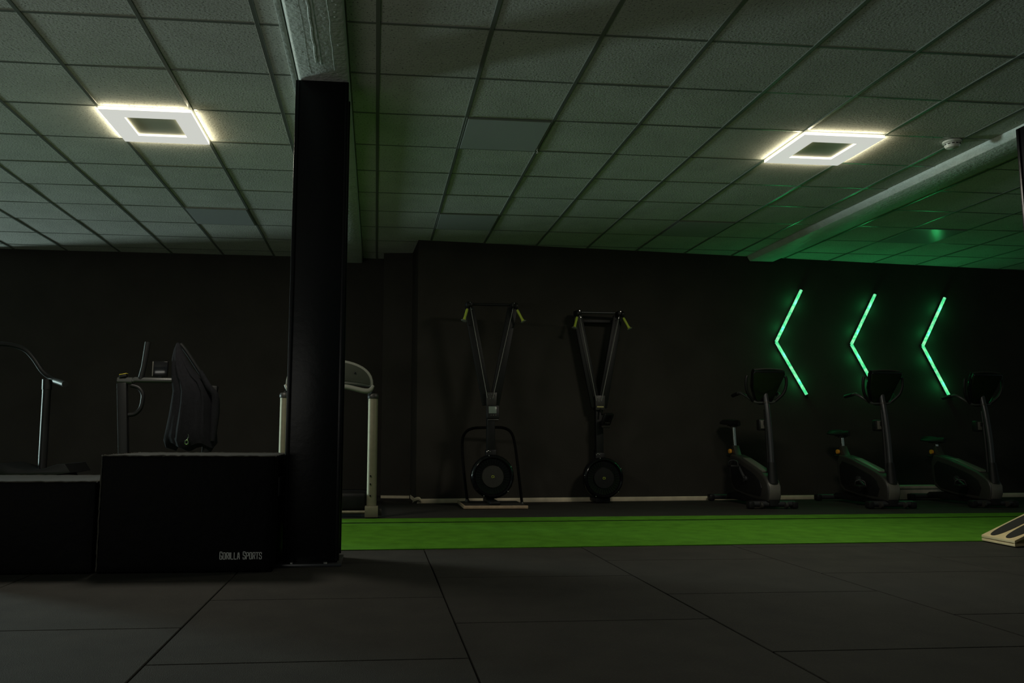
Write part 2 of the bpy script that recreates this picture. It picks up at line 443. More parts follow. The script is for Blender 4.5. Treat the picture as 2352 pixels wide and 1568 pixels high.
t = thing('smoke_detector', 'round white smoke detector on the ceiling beside the right beam', 'smoke detector', (4.13, 5.30, ZC))
MB().lathe([(.02, 0), (.062, 0), (.062, -.014), (.05, -.02), (.02, -.02)], n=32).build('mounting_base', M['white'], t)
MB().lathe([(.052, -.018), (.052, -.032), (.042, -.048), (.02, -.054), (.0, -.055)], n=32).build('sensor_cap', M['white'], t)
m_ = MB()
for k in range(12):
    a_ = 2*PI*k/12; m_.box((.0525*math.cos(a_), .0525*math.sin(a_), -.027), (.004, .016, .006), rot=RZ(a_))
m_.build('vent_slot', M['blk'], t)
t = thing('ceiling_hook', 'tiny pale hook hanging from the ceiling grid in mid room', 'hook', (1.175, 5.80, ZC))
MB().tube([(0, 0, 0), (0, 0, -.014), (.006, 0, -.022), (0, 0, -.030), (-.006, 0, -.024)], .0025, n=6, smooth=True).build('hook_wire', M['white'], t)
MB().lathe([(.008, 0), (.008, -.004), (.003, -.006)], n=10).build('hook_base', M['white'], t)

# ------------------------------------------------------------ LED arrows on the wall
def at_wall(x, z, off): return Vector((x, wy(x)-off, z))
def chevron(P, label):
    o_ = at_wall(P[1][0], 0, 0); t = thing('led_arrow_light', label, 'wall light', (P[1][0], wy(P[1][0]), P[1][1]), group='green arrow lights on the wall')
    def loc(x, z, off): return at_wall(x, z, off)-Vector(t.location)
    d_ = Vector((1, .0912, 0)).normalized()
    for a_, b_, nm in ((P[0], P[1], 'upper_tube'), (P[1], P[2], 'lower_tube')):
        A = loc(*a_, .045); B = loc(*b_, .045); u_ = (B-A).normalized()
        A2, B2 = (A, B-u_*.003) if nm[0] == 'u' else (A+u_*.003, B)
        tb = MB().tube([A2, B2], .0175, n=12).build(nm, M['led'], t)
        (MB().tube([A2-u_*.012, A2+u_*.004], .0185, n=12) if nm[0] == 'u' else MB().tube([B2-u_*.004, B2+u_*.012], .0185, n=12)).build('end_cap', M['blk'], tb)
        # aluminium channel behind the tube
        off = Vector((0, .022, 0)); ln = (B-A).length
        rot = u_.to_track_quat('Z', 'Y').to_matrix().to_4x4()
        MB().box((A+B)/2+off, (.022, .016, ln), rot=rot).build('mounting_channel', M['blk'], tb)
        mb_ = MB()
        for k in (.15, .85): mb_.box(A+(B-A)*k+Vector((0, .034, 0)), (.03, .022, .03))
        mb_.build('wall_clip', M['blk'], tb)
        # the strip's own light
        for k in (.25, .75):
            l = bpy.data.lights.new('led_light', 'POINT'); l.energy = .55; l.color = (.04, 1, .26); l.shadow_soft_size = .02
            lo = bpy.data.objects.new('led_light', l); C.objects.link(lo); lo.parent = t; lo.location = A+(B-A)*k+Vector((0, -.04, 0))
    return t
chevron([(5.06, 2.47), (4.70, 1.833), (5.07, 1.215)], 'green glowing arrow light, leftmost of the three on the wall')
chevron([(6.055, 2.455), (5.695, 1.83), (6.03, 1.24)], 'green glowing arrow light, middle one with its lower end behind a console')
chevron([(7.03, 2.45), (6.675, 1.836), (7.01, 1.215)], 'green glowing arrow light, rightmost of the three on the wall')

# ------------------------------------------------------------ padded jump boxes
def jump_box(name, label, x0, x1, y0, y1, h, cat='jump box', lettering=False, sd=1):
    t = thing(name, label, cat, ((x0+x1)/2, (y0+y1)/2, 0))
    w_, d_ = x1-x0, y1-y0
    b = bmesh.new(); bmesh.ops.create_cube(b, size=1)
    bmesh.ops.subdivide_edges(b, edges=b.edges[:], cuts=14, use_grid_fill=True)
    for v in b.verts:
        x, y, z = v.co
        bx, by, bz = (1-(2*x)**2), (1-(2*y)**2), (1-(2*z)**2)
        nx = w_*x+(.007*(1 if x > 0 else -1)*by*bz if abs(x) > .49 else 0)
        ny = d_*y+(.007*(1 if y > 0 else -1)*bx*bz if abs(y) > .49 else 0)
        nz = h*z-(.006*bx*by if z > .49 else 0)
        v.co = Vector((nx, ny, nz+h/2))
    ed = [e for e in b.edges if len(e.link_faces) == 2 and e.calc_face_angle(0) > .9]
    bmesh.ops.bevel(b, geom=ed, offset=.011, segments=3, affect='EDGES', profile=.5)
    mb_ = MB(); mb_._merge(b)
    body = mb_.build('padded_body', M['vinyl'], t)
    body.data.materials.append(M['vinyl_lit'])
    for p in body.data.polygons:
        if p.normal.z > .8 and p.center.z > h*.6: p.material_index = 1  # upward faces take the lit copy of the vinyl
    # puckered seams, only on edges that catch light, highlight in their colour
    sm = MB()
    def seam(A, B, n_=46, amp=.0028):
        A, B = Vector(A), Vector(B)
        pts = []; rr = []
        for k in range(n_+1):
            q = A+(B-A)*(k/n_); q += Vector((random.uniform(-1, 1), random.uniform(-1, 1), random.uniform(-1, 1)))*amp*(.35+.65*(math.sin(k*.7)**2 > .7))
            pts.append(q); rr.append(.0026+random.uniform(0, .0018))
        sm.tube(pts, rr, n=6)
    e_ = .0015
    hx, hy = w_/2-e_, d_/2-e_
    for z in (h-e_,):
        seam((-hx, -hy, z), (hx, -hy, z)); seam((-hx, hy, z), (hx, hy, z)); seam((-hx, -hy, z), (-hx, hy, z)); seam((hx, -hy, z), (hx, hy, z))
    for sx in (-1,): seam((sx*hx, -hy, .012), (sx*hx, -hy, h-.006), amp=.0015)
    sm.build('piped_seam', M['pipe_glint'], t)
    # side flap with hook-and-loop strap and carrying handle
    fp = MB(); fp.box((sd*(w_/2+.004), -.0, h*.72), (.010, d_*.8, .10), bev=.004); fp.build('strap', M['cloth'], t)
    hd = MB(); hd.tube([(sd*(w_/2+.003), -.16, h*.45), (sd*(w_/2+.008), -.10, h*.40), (sd*(w_/2+.010), 0, h*.38), (sd*(w_/2+.008), .10, h*.40), (sd*(w_/2+.003), .16, h*.45)], .006, n=8, smooth=True)
    hd.build('carry_handle', M['cloth'], t)
    if lettering:
        G = {'G': [(1, .78, 1, 1), (1, 1, 0, 1), (0, 1, 0, 0), (0, 0, 1, 0), (1, 0, 1, .45), (1, .45, .55, .45)],
             'O': [(0, 0, 0, 1), (0, 1, 1, 1), (1, 1, 1, 0), (1, 0, 0, 0)], 'R': [(0, 0, 0, 1), (0, 1, 1, 1), (1, 1, 1, .52), (1, .52, 0, .5), (.55, .5, 1, 0)],
             'I': [(.5, 0, .5, 1)], 'L': [(0, 1, 0, 0), (0, 0, 1, 0)], 'A': [(0, 0, .28, 1), (.28, 1, .72, 1), (.72, 1, 1, 0), (.15, .33, .85, .33)],
             'S': [(1, .76, 1, 1), (1, 1, 0, 1), (0, 1, 0, .55), (0, .55, 1, .45), (1, .45, 1, 0), (1, 0, 0, 0), (0, 0, 0, .24)],
             'P': [(0, 0, 0, 1), (0, 1, 1, 1), (1, 1, 1, .48), (1, .48, 0, .48)], 'T': [(.5, 0, .5, 1), (-.12, 1, 1.12, 1)]}
        lt = MB(); x = -.797-(x0+x1)/2; st = .0026
        for i, ch in enumerate('GORILLA SPORTS'):
            if ch == ' ': x += .0125; continue
            big = i in (0, 8); hh = .0365 if big else .0325; cw = .0105 if ch != 'I' else .0
            for (ax, az, bx, bz) in G[ch]:
                A = Vector((x+ax*cw, -d_/2-.0068, .070+az*hh)); B = Vector((x+bx*cw, -d_/2-.0068, .070+bz*hh)); d3 = B-A
                an = math.atan2(d3.z, d3.x)
                lt.box((A+B)/2, (d3.length+st*.9, .0012, st*1.35), rot=RY(-an))
            x += cw+.0062
        lt.build('lettering', M['print_'], t, smooth=False)
    return t
jump_box('jump_box', 'tall black padded jump box with grey GORILLA SPORTS lettering on its front', -1.42, -.525, 4.43, 5.13, .604, lettering=True)
jump_box('jump_box', 'lower black padded jump box, left of the lettered one and cut by the photo edge', -2.345, -1.436, 4.43, 5.09, .470, sd=-1)

# ------------------------------------------------------------ treadmill behind the column
t = thing('treadmill', 'treadmill with silver uprights and rounded console, mostly hidden behind the middle column', 'treadmill', (-.41, 7.25, 0))
hw = .385
for s in (-1, 1):
    m_ = MB(); m_.tube([(s*hw, 0, .10), (s*hw, 0, 1.04)], .043, n=24); u = m_.build('upright', M['alu'], t)
    m_ = MB(); m_.lathe([(.046, 0), (.050, .01), (.050, .03), (.040, .045), (.0, .05)], T(s*hw, 0, 1.035), n=24); m_.build('upright_cap', M['dgrey'], u)
    m_ = MB()
    for z in (.19, .29, .36): m_.lathe([(.007, 0), (.007, .004)], T(s*hw-.012, -.0445, z)@RX(PI/2), n=10)
    m_.build('adjustment_hole', M['blkg'], u)
    m_ = MB(); m_.box((s*hw, -.005, .052), (.115, .12, .095), bev=.006); m_.build('foot_bracket', M['alu'], t)
    m_ = MB(); m_.box((s*(hw+.075), .02, .045), (.03, .08, .055), bev=.005); m_.build('side_bracket', M['dgrey'], t)
# console, its back towards the camera: rounded top, pale rim, dark belly
def arch(w_, ztop, zb, n_=22, sag=.0):
    P = []
    for k in range(n_+1):
        a_ = PI*k/n_; P.append((w_*math.cos(a_), zb+(ztop-zb)*abs(math.sin(a_))**.75))
    for k in range(1, 8):
        x = -w_+2*w_*k/8; P.append((x, zb-sag*(1-(x/w_)**2)))
    return P
m_ = MB(); m_.prism(arch(.385, 1.385, 1.14, sag=-.03), -.10, .02, T(0, 0, 0)@XZ, bev=.012); con = m_.build('console', M['rim'], t)
m_ = MB(); m_.prism(arch(.355, 1.362, 1.155, sag=-.04), .018, .034, XZ, bev=.006); m_.build('console_back_cover', M['olive'], con)
m_ = MB(); m_.tube([(-.385, -.03, 1.15), (-.33, -.045, 1.10), (-.15, -.045, 1.135), (0, -.045, 1.14), (.15, -.045, 1.135), (.33, -.045, 1.10), (.385, -.03, 1.15)], [.012, .024, .022, .022, .022, .024, .012], n=12, smooth=True); m_.build('lower_rim', M['rim'], con)
m_ = MB()
for x in (-.22, -.1, .1, .22): m_.lathe([(.009, 0), (.009, .008), (.004, .010)], T(x, -.034, 1.26)@RX(PI/2), n=10)
m_.build('cover_screw', M['blkg'], con)
for s in (-1, 1):
    m_ = MB(); m_.tube([(s*hw, 0, 1.06), (s*(hw-.01), .05, 1.09), (s*(hw-.03), .25, 1.08), (s*(hw-.03), .50, 1.02), (s*(hw-.03), .62, .98)], .022, n=12, smooth=True); m_.build('handrail', M['blk'], t)
    m_ = MB(); m_.box((s*(hw+.01), .90, .13), (.07, 1.64, .05), bev=.012); m_.build('side_rail', M['blk'], t)
m_ = MB(); m_.box((0, .90, .118), (.69, 1.62, .03), bev=.006); m_.build('running_belt', M['blk'], t)
m_ = MB(); m_.box((0, .17, .13), (.70, .30, .17), bev=.04, seg=4); m_.build('motor_hood', M['blkm'], t)
m_ = MB(); m_.tube([(-hw, 0, .045), (hw, 0, .045)], .016, n=10); m_.build('cross_bar', M['alu'], t)
m_ = MB()
for s in (-1, 1): m_.lathe([(.03, 0), (.034, .01), (.034, .06), (.03, .07)], T(s*.33, 1.66, 0), n=14)
m_.build('rear_foot', M['blk'], t)

# ------------------------------------------------------------ ski machines
def ski(x, y, label, stand, tilt):
    t = thing('ski_machine', label, 'ski machine', (x, y, 0), group='ski machines by the back wall')
    fy = -.13 if stand else -.14                 # face of the flywheel
    fz = .302 if stand else .266
    # flywheel cage: lathed housing with rim, vents and a flat centre cover
    m_ = MB(); m_.lathe([(.06, .14), (.17, .14), (.205, .115), (.222, .07), (.222, .03), (.212, .004), (.196, -.006), (.186, .004), (.176, .018), (.0, .022)], T(0, fy, fz)@RX(PI/2)@Matrix.Scale(-1, 4, (0, 0, 1)), n=56)
    cage = m_.build('flywheel_housing', M['blkg'], t)
    m_ = MB()
    for k in range(36):
        a_ = 2*PI*k/36; m_.box((.150*math.cos(a_), fy+.012, fz+.150*math.sin(a_)), (.048, .010, .005), rot=RY(-a_))
    m_.build('vent_grille', M['blkg'], cage)
    m_ = MB(); m_.lathe([(.113, .020), (.113, .002), (.108, -.006), (.0, -.008)], T(0, fy, fz)@RX(PI/2)@Matrix.Scale(-1, 4, (0, 0, 1)), n=40)
    cc = m_.build('centre_cover', M['dgrey' if stand else 'blkm'], cage)
    m_ = MB()
    pts = [(.0085*math.cos(a_)-.006, fy-.010, fz+.011*math.sin(a_)) for a_ in [math.radians(d) for d in range(50, 311, 26)]]
    m_.tube(pts, .0028, n=6)
    m_.tube([(.001, fy-.010, fz+.008), (.008, fy-.010, fz+.011), (.013, fy-.010, fz+.005), (.004, fy-.010, fz-.009), (.014, fy-.010, fz-.009)], .0026, n=6)
    m_.build('emblem', M['lime'], cc)
    m_ = MB()
    for k in range(5):
        a_ = .5+2*PI*k/5; m_.lathe([(.006, 0), (.006, .006), (.002, .009)], T(.214*math.cos(a_), fy+.0, fz+.214*math.sin(a_))@RX(PI/2), n=8)
    m_.build('cage_screw', M['bolt'], cage)
    # spine
    zj = 1.08
    m_ = MB(); m_.box((0, .035, (fz+.15+zj)/2), (.085, .075, zj-fz-.15), bev=.012)
    m_.box((0, .03, fz+.20), (.11, .09, .14), bev=.012); m_.build('spine', M['blkm'], t)
    m_ = MB()
    for dx, dz in ((-.015, 0), (0, .012), (.016, .003)): m_.lathe([(.005, 0), (.005, .005), (.002, .007)], T(dx-.03, -.016, fz+.245+dz)@RX(PI/2), n=8)
    m_.build('spine_bolt', M['bolt'], t)
    # V arms
    zt = 2.055
    for s in (-1, 1):
        A = Vector((s*.035, .02, zj-.05)); B = Vector((s*.232, .02, zt)); d_ = B-A
        rot = d_.to_track_quat('Z', 'Y').to_matrix().to_4x4()
        m_ = MB(); m_.box((A+B)/2, (.038, .105, d_.length), bev=.008, rot=rot); arm = m_.build('arm', M['blkm'], t)
        m_ = MB()
        for k in range(9):
            q = A+d_*(.18+.05*k); m_.box(q+Vector((-.021, .03, 0)), (.003, .010, .022), rot=rot)
        m_.build('arm_slot', M['mgrey'], arm)
        # pulley head
        m_ = MB(); m_.box((s*.238, -.02, zt+.02), (.07, .13, .055), bev=.018); m_.lathe([(.03, -.012), (.034, 0), (.03, .012)], T(s*.255, -.085, zt+.005)@RY(PI/2), n=18)
        hd = m_.build('pulley_head', M['blk'], t)
        m_ = MB(); m_.lathe([(.005, 0), (.005, .004)], T(s*.232, -.087, zt+.035)@RX(PI/2), n=8); m_.lathe([(.005, 0), (.005, .004)], T(s*.215, -.07, zt-.035)@RX(PI/2), n=8); m_.build('head_bolt', M['bolt'], hd)
        # cord
        m_ = MB(); m_.tube([(s*.225, -.06, zt-.01), (s*.045 if s < 0 else .012, -.045, zj+.02)], .0032, n=6); m_.build('cord', M['cord'], t)
        # handle, flared foot
        hx = s*.262; tl_ = .045 if s < 0 else .075
        tl_ *= s
        A = Vector((hx, -.09, zt-.035)); B = A+Vector((tl_*.75, -.02, -.115))
        m_ = MB(); m_.tube([A, A+(B-A)*.15, A+(B-A)*.8, B, B+(B-A).normalized()*.01], [.011, .014, .013, .017, .030], n=14)
        gr = m_.build('handle', M['lime'], t)
        m_ = MB(); m_.tube([A+Vector((-s*.01, 0, .03)), A], .006, n=8); m_.build('handle_strap', M['blk'], gr)
        q = (B-A).normalized().to_track_quat('Z', 'Y').to_matrix().to_4x4()
        m_ = MB(); m_.lathe([(.029, 0), (.033, .004), (.024, .010), (.0, .008)], T(*(B+(B-A).normalized()*.008))@q, n=18); m_.build('handle_flare', M['rim'], gr)
    m_ = MB(); m_.tube([(-.27, .03, zt+.035), (.24, .03, zt+.035)], .014, n=12); m_.build('top_bar', M['blkm' if stand else 'post'], t)
    # joint plate and monitor
    m_ = MB(); m_.box((0, -.028, zj), (.10, .02, .16), bev=.006, taper=(1.15, 1)); jp = m_.build('joint_plate', M['dgrey'], t)
    m_ = MB()
    for dx, dz in ((-.03, .055), (0, .058), (.03, .055), (-.014, .015), (.014, .015)): m_.lathe([(.0045, 0), (.0045, .004), (.002, .006)], T(dx, -.038, zj+dz)@RX(PI/2), n=8)
    m_.build('plate_bolt', M['bolt'], jp)
    if not stand:
        m_ = MB(); m_.box((0, -.039, zj-.045), (.075, .003, .014)); m_.build('name_label', M['label'], jp)
    m_ = MB(); m_.tube([(0, -.03, zj-.07), (.005, -.09, zj-.13)], .011, n=8); m_.build('monitor_arm', M['blk'], t)
    mz = .955 if stand else .90
    R = T(.0 if stand else .05, -.12, mz)@RZ(0 if stand else .5)@RX(tilt)
    m_ = MB(); m_.box((0, 0, 0), (.13, .04, .14), bev=.012); m_._merge_done = None
    m_.bm.transform(R); mon = m_.build('monitor', M['blkm'], t)
    m_ = MB(); m_.box((-.004, -.021, .018), (.080, .003, .072), bev=.001); m_.bm.transform(R); m_.build('screen', M['screen' if stand else 'blkg'], mon)
    m_ = MB()
    for k in range(3): m_.box((-.02+.024*k, -.021, -.036), (.013, .004, .006), bev=.001)
    m_.bm.transform(R); m_.build('button', M['mgrey'], mon)
    m_ = MB(); m_.box((0, -.018, -.085), (.11, .03, .018), bev=.006); m_.bm.transform(R); m_.build('phone_cradle', M['dgrey'], mon)
    if stand:
        m_ = MB(); m_.prism([(-.30, -.33), (.31, -.33), (.31, .27), (-.22, .27), (-.30, .20)], .004, .030, bev=.003); pl = m_.build('platform', M['grip'], t)
        m_ = MB(); m_.box((.0, -.338, .017), (.64, .016, .030), bev=.003); m_.box((-.31, -.03, .017), (.016, .62, .030), bev=.003); m_.build('platform_edge', M['woodd'], pl)
        m_ = MB(); m_.box((0, -.02, .048), (.10, .55, .036), bev=.008); m_.box((0, .12, .12), (.08, .10, .16), bev=.01); m_.build('foot_rail', M['blkm'], t)
    else:
        m_ = MB(); m_.box((0, .06, .030), (.16, .30, .05), bev=.01); m_.build('wall_foot', M['blkm'], t)
        m_ = MB()
        for z in (.55, 1.02, 2.0):
            m_.box((0, .12, z), (.05 if z < 1.9 else .42, .10, .035), bev=.004)
        m_.build('wall_bracket', M['blkm'], t)
    return t
ski(1.19, 8.36, 'black ski machine with green handles on a floor platform, left one of two', True, -.15)
ski(2.455, 8.77, 'black wall-mounted ski machine with green handles, right one of two', False, .5)

t = thing('tube_frame', 'black bent-tube arch frame standing behind the left ski machine', 'tube frame', (1.25, 8.55, 0))
MB().tube([(-.30, -.14, .05), (-.325, -.08, .30), (-.34, .0, .60), (-.31, .06, .73), (-.22, .08, .79), (-.05, .08, .80), (.10, .08, .80), (.19, .06, .75), (.225, .02, .62), (.25, -.06, .32), (.27, -.14, .02)], .015, n=12, smooth=True).build('arch_tube', M['matte'], t)
m_ = MB()
for x, z in ((-.30, .031), (.27, 0)): m_.lathe([(.024, 0), (.024, .02), (.016, .035)], T(x, -.14, z), n=14)
m_.build('rubber_foot', M['dgrey'], t)

# ------------------------------------------------------------ upright exercise bikes (front towards the room)
def bike(x, y, seat_z, crank, label):
    t = thing('exercise_bike', label, 'exercise bike', (x, y, 0), group='upright exercise bikes along the wall')
    # base
    m_ = MB(); m_.prism([(.02, .03), (1.02, .03), (1.06, .06), (1.00, .095), (.55, .13), (.10, .12), (.02, .09)], -.045, .045, YZ, bev=.008); m_.build('base_frame', M['blkm'], t)
    for (yy, hwid, nm) in ((.07, .235, 'front_stabiliser'), (1.06, .225, 'rear_stabiliser')):
        m_ = MB(); m_.tube([(-hwid, yy, .045), (hwid, yy, .045)], .030, n=14); o = m_.build(nm, M['post'], t)
        for s in (-1, 1):
            m_ = MB(); m_.box((s*(hwid-.005), yy, .036), (.06, .085, .068), bev=.014); m_.build('end_foot', M['blk'], o)
        if nm[0] == 'f':
            m_ = MB()
            for s in (-1, 1): m_.lathe([(.012, -.014), (.030, -.012), (.032, 0), (.030, .012), (.012, .014)], T(s*.13, yy-.035, .035)@RY(PI/2), n=18)
            m_.build('transport_wheel', M['dgrey'], o)
    # shells
    side = [(.03, .07), (.0, .14), (.0, .22), (.03, .275), (.10, .325), (.20, .37), (.35, .415), (.50, .455), (.62, .490), (.78, .52), (.86, .52), (.90, .44), (.90, .30), (.86, .17), (.76, .12), (.50, .09), (.25, .07)]
    m_ = MB(); m_.prism(side, -.072, .072, YZ, bev=.022, seg=3); sh = m_.build('shell', M['dgrey'], t)
    inner = [(.17, .11), (.13, .20), (.17, .27), (.27, .325), (.42, .37), (.60, .42), (.78, .455), (.84, .40), (.83, .22), (.75, .155), (.48, .12)]
    for s in (-1, 1):
        m_ = MB(); a_, b_ = (.070, .078) if s > 0 else (-.078, -.070)
        m_.prism(inner, a_, b_, YZ, bev=.003); m_.build('side_cover', M['blk'], sh)
    m_ = MB(); m_.prism([(.02, .09), (-.008, .14), (-.008, .225), (.02, .26), (.05, .26), (.05, .09)], -.058, .058, YZ, bev=.008); m_.build('front_cover', M['mgrey'], sh)
    m_ = MB(); m_.prism([(.17, .372), (.38, .432), (.60, .492), (.60, .482), (.38, .42), (.17, .36)], -.045, .045, YZ, bev=.002); m_.build('top_cover', M['mgrey'], sh)
    # post
    m_ = MB(); m_.tube([(0, .035, .25), (0, .045, .46)], [.050, .036], n=16); m_.build('post_shroud', M['blk'], t)
    m_ = MB(); m_.tube([(0, .045, .44), (0, .055, .70), (0, .085, .95), (0, .115, 1.10), (0, .125, 1.16)], .027, n=16, smooth=True); m_.build('post', M['post'], t)
    m_ = MB(); m_.tube([(0, .105, .36), (0, .118, .70), (0, .142, 1.0)], [.022, .020, .014], n=10, smooth=True); m_.build('rear_strut', M['blk'], t)
    m_ = MB(); m_.tube([(0, .108, 1.055), (0, .113, 1.075)], .032, n=16); m_.build('collar', M['dgrey'], t)
    # console, seen from behind
    P = [(-.160, .19), (.160, .19), (.170, .155), (.135, .03), (.085, -.14), (.06, -.18), (-.06, -.18), (-.10, -.14), (-.155, .0), (-.17, .155)]
    R_ = T(0, .115, 1.225)@RX(.42)@XZ
    m_ = MB(); m_.prism(P, -.035, .04, R_, bev=.014, seg=3); cn = m_.build('console', M['blkg'], t)
    m_ = MB(); m_.tube([R_@Vector((-.155, .190, 0)), R_@Vector((-.05, .200, .0)), R_@Vector((.05, .200, 0)), R_@Vector((.155, .190, 0))], .008, n=8, smooth=True); m_.build('console_hood', M['dgrey'], cn)
    m_ = MB(); m_.box((0, 0, 0), (.24, .006, .17), bev=.002); m_.bm.transform(T(0, .115, 1.235)@RX(.42)@T(0, .038, .02)); m_.build('display', M['screen'], cn)
    # handlebar
    for s in (-1, 1):
        m_ = MB(); m_.tube([(0, .15, 1.07), (s*.10, .155, 1.075), (s*.17, .19, 1.13), (s*.205, .25, 1.17), (s*.205, .34, 1.165), (s*.20, .44, 1.155)], .015, n=12, smooth=True); hb = m_.build('handlebar', M['sleeve'], t)
        m_ = MB(); m_.tube([(s*.205, .30, 1.17), (s*.20, .44, 1.155), (s*.198, .455, 1.153)], .020, n=12); m_.build('grip', M['blk'], hb)
        m_ = MB(); m_.tube([(s*.12, .155, 1.085), (s*.19, .12, 1.16), (s*.215, .10, 1.24), (s*.215, .09, 1.31), (s*.205, .09, 1.34)], .015, n=12, smooth=True); m_.build('upper_grip', M['blk'], hb)
    # bottle holder
    m_ = MB(); m_.box((-.02, .19, .84), (.085, .075, .115), bev=.014); m_.box((0, .145, .86), (.04, .05, .04)); bh = m_.build('bottle_holder', M['blk'], t)
    m_ = MB(); m_.box((-.022, .1515, .845), (.05, .004, .085), bev=.001); m_.build('holder_face', M['mgrey'], bh)
    # seat tube, post, saddle
    m_ = MB(); m_.prism([(.70, .48), (.90, .46), (.92, .56), (.895, .62), (.855, .62), (.80, .53)], -.035, .035, YZ, bev=.01); m_.build('seat_tube', M['dgrey'], t)
    m_ = MB(); m_.tube([(0, .875, .56), (0, .875+(seat_z-.6)*.10, seat_z-.03)], .020, n=14); m_.build('seat_post', M['chrome'], t)
    m_ = MB(); m_.lathe([(.010, -.03), (.010, 0), (.024, .004), (.027, .015), (.024, .028), (.0, .03)], T(-.035, .90, .555)@RY(-PI/2)@T(0, 0, 0), n=20); m_.build('height_knob', M['orange'], t)
    ys = .875+(seat_z-.6)*.10
    m_ = MB(); secs = [(-.145, .018, .0), (-.10, .026, .006), (-.03, .05, .004), (.05, .098, .008), (.11, .115, .018), (.145, .095, .016)]
    rings = []
    for (v_, hw_, dz) in secs:
        rings.append([m_.bm.verts.new((hw_*math.cos(2*PI*k/16), ys+v_, seat_z+dz+.030*math.sin(2*PI*k/16)-(.012 if abs(math.cos(2*PI*k/16)) > .8 else 0))) for k in range(16)])
    for i in range(len(rings)-1):
        for k in range(16): m_.bm.faces.new((rings[i][k], rings[i][(k+1) % 16], rings[i+1][(k+1) % 16], rings[i+1][k]))
    m_.bm.faces.new(rings[0][::-1]); m_.bm.faces.new(rings[-1])
    sd = m_.build('saddle', M['blk'], t)
    m_ = MB(); m_.tube([(-.03, ys-.07, seat_z-.028), (-.035, ys+.08, seat_z-.024)], .005, n=6); m_.tube([(.03, ys-.07, seat_z-.028), (.035, ys+.08, seat_z-.024)], .005, n=6); m_.build('saddle_rail', M['dgrey'], sd)
    m_ = MB(); m_.box((0, ys, seat_z-.034), (.07, .05, .02), bev=.004); m_.build('saddle_clamp', M['dgrey'], sd)
    # rear carry handle
    m_ = MB(); m_.tube([(-.045, .90, .50), (-.05, .965, .505), (0, .985, .505), (.05, .965, .505), (.045, .90, .50)], .011, n=8, smooth=True); m_.build('rear_handle', M['blk'], t)
    # cranks and pedals
    cyy, cz = .47, .275
    for s in (-1, 1):
        a_ = crank+(0 if s < 0 else PI); py, pz = cyy+.165*math.cos(a_), cz+.165*math.sin(a_)
        m_ = MB(); m_.tube([(s*.09, cyy, cz), (s*.105, py, pz)], [.017, .013], n=10); m_.lathe([(.030, -.012), (.030, .012)], T(s*.09, cyy, cz)@RY(PI/2), n=20); ck = m_.build('crank', M['post'], t)
        m_ = MB(); m_.box((s*.165, py, pz), (.095, .10, .028), bev=.008); pd = m_.build('pedal', M['blk'], ck)
        m_ = MB(); m_.tube([(s*.13, py-.045, pz), (s*.135, py-.03, pz+.05), (s*.165, py, pz+.065), (s*.20, py+.02, pz+.05), (s*.205, py+.03, pz)], .007, n=6, smooth=True); m_.build('pedal_strap', M['blk'], pd)
    return t
bike(4.00, 7.90, .865, math.radians(50), 'black upright exercise bike with the highest saddle, leftmost of the three')
bike(5.245, 7.86, .755, math.radians(205), 'black upright exercise bike, middle one of the three along the wall')
bike(6.43, 7.94, .685, math.radians(205), 'black upright exercise bike with the lowest saddle, rightmost of the three')

# low step box by the wall behind the bikes
t = thing('low_bench', 'low pale grey step box against the wall between middle and right bike', 'bench', (6.39, 9.17, 0), math.atan(.0912))
MB().box((0, 0, .140), (.62, .24, .03), bev=.004).build('top_board', M['bench'], t)
MB().box((0, -.09, .0625), (.60, .02, .125), bev=.003).build('front_board', M['bench'], t)
for s in (-1, 1): MB().box((s*.29, 0, .0625), (.02, .16, .125), bev=.003).build('end_board', M['bench'], t)

# ------------------------------------------------------------ vibration plate (far left)
t = thing('vibration_trainer', 'black standing trainer with curved handlebar and single post, at the left edge', 'vibration plate', (-2.90, 7.5, 0))
m_ = MB(); m_.tube([(.0, 0, .33), (-.005, 0, 1.16)], .036, n=20); ps = m_.build('post', M['blkm'], t)
m_ = MB(); m_.tube([(-.004, 0, 1.10), (-.006, 0, 1.19)], .041, n=20); m_.build('post_collar', M['blkm'], ps)
m_ = MB(); m_.tube([(.25, -.30, 1.135), (.17, -.18, 1.155), (.05, -.03, 1.19), (-.05, .0, 1.26), (-.13, .0, 1.37), (-.21, .0, 1.45), (-.32, .0, 1.49), (-.45, .0, 1.50), (-.60, .0, 1.49), (-.72, .0, 1.42), (-.80, 0, 1.30), (-.86, -.03, 1.21), (-1.0, -.2, 1.15)], .021, n=14, smooth=True); hb = m_.build('handlebar', M['blkm'], t)
m_ = MB(); m_.tube([(.265, -.32, 1.131), (.17, -.18, 1.155), (.10, -.09, 1.172)], .026, n=14); m_.build('grip', M['blk'], hb)
m_ = MB(); m_.prism([(-.30, .385), (-.25, .465), (-.12, .425), (0, .405), (.12, .42), (.22, .455), (.29, .46), (.34, .385), (.20, .36), (-.20, .36)], -.22, .28, XZ, bev=.012); m_.build('foot_tray', M['blkm'], t)
m_ = MB(); m_.prism([(-.30, .39), (-.255, .445), (-.19, .43), (-.18, .39)], .20, .235, XZ, bev=.006); m_.prism([(.20, .395), (.215, .435), (.285, .44), (.325, .39)], .20, .235, XZ, bev=.006); m_.build('tray_end', M['dgrey'], t)
m_ = MB(); m_.box((0.02, 0, .195), (.44, .44, .36), bev=.04, seg=3); m_.build('motor_base', M['blkm'], t)
m_ = MB()
for sx in (-1, 1):
    for sy_ in (-1, 1): m_.lathe([(.03, 0), (.03, .02)], T(.02+sx*.20, sy_*.18, 0), n=12)
m_.build('rubber_foot', M['blk'], t)

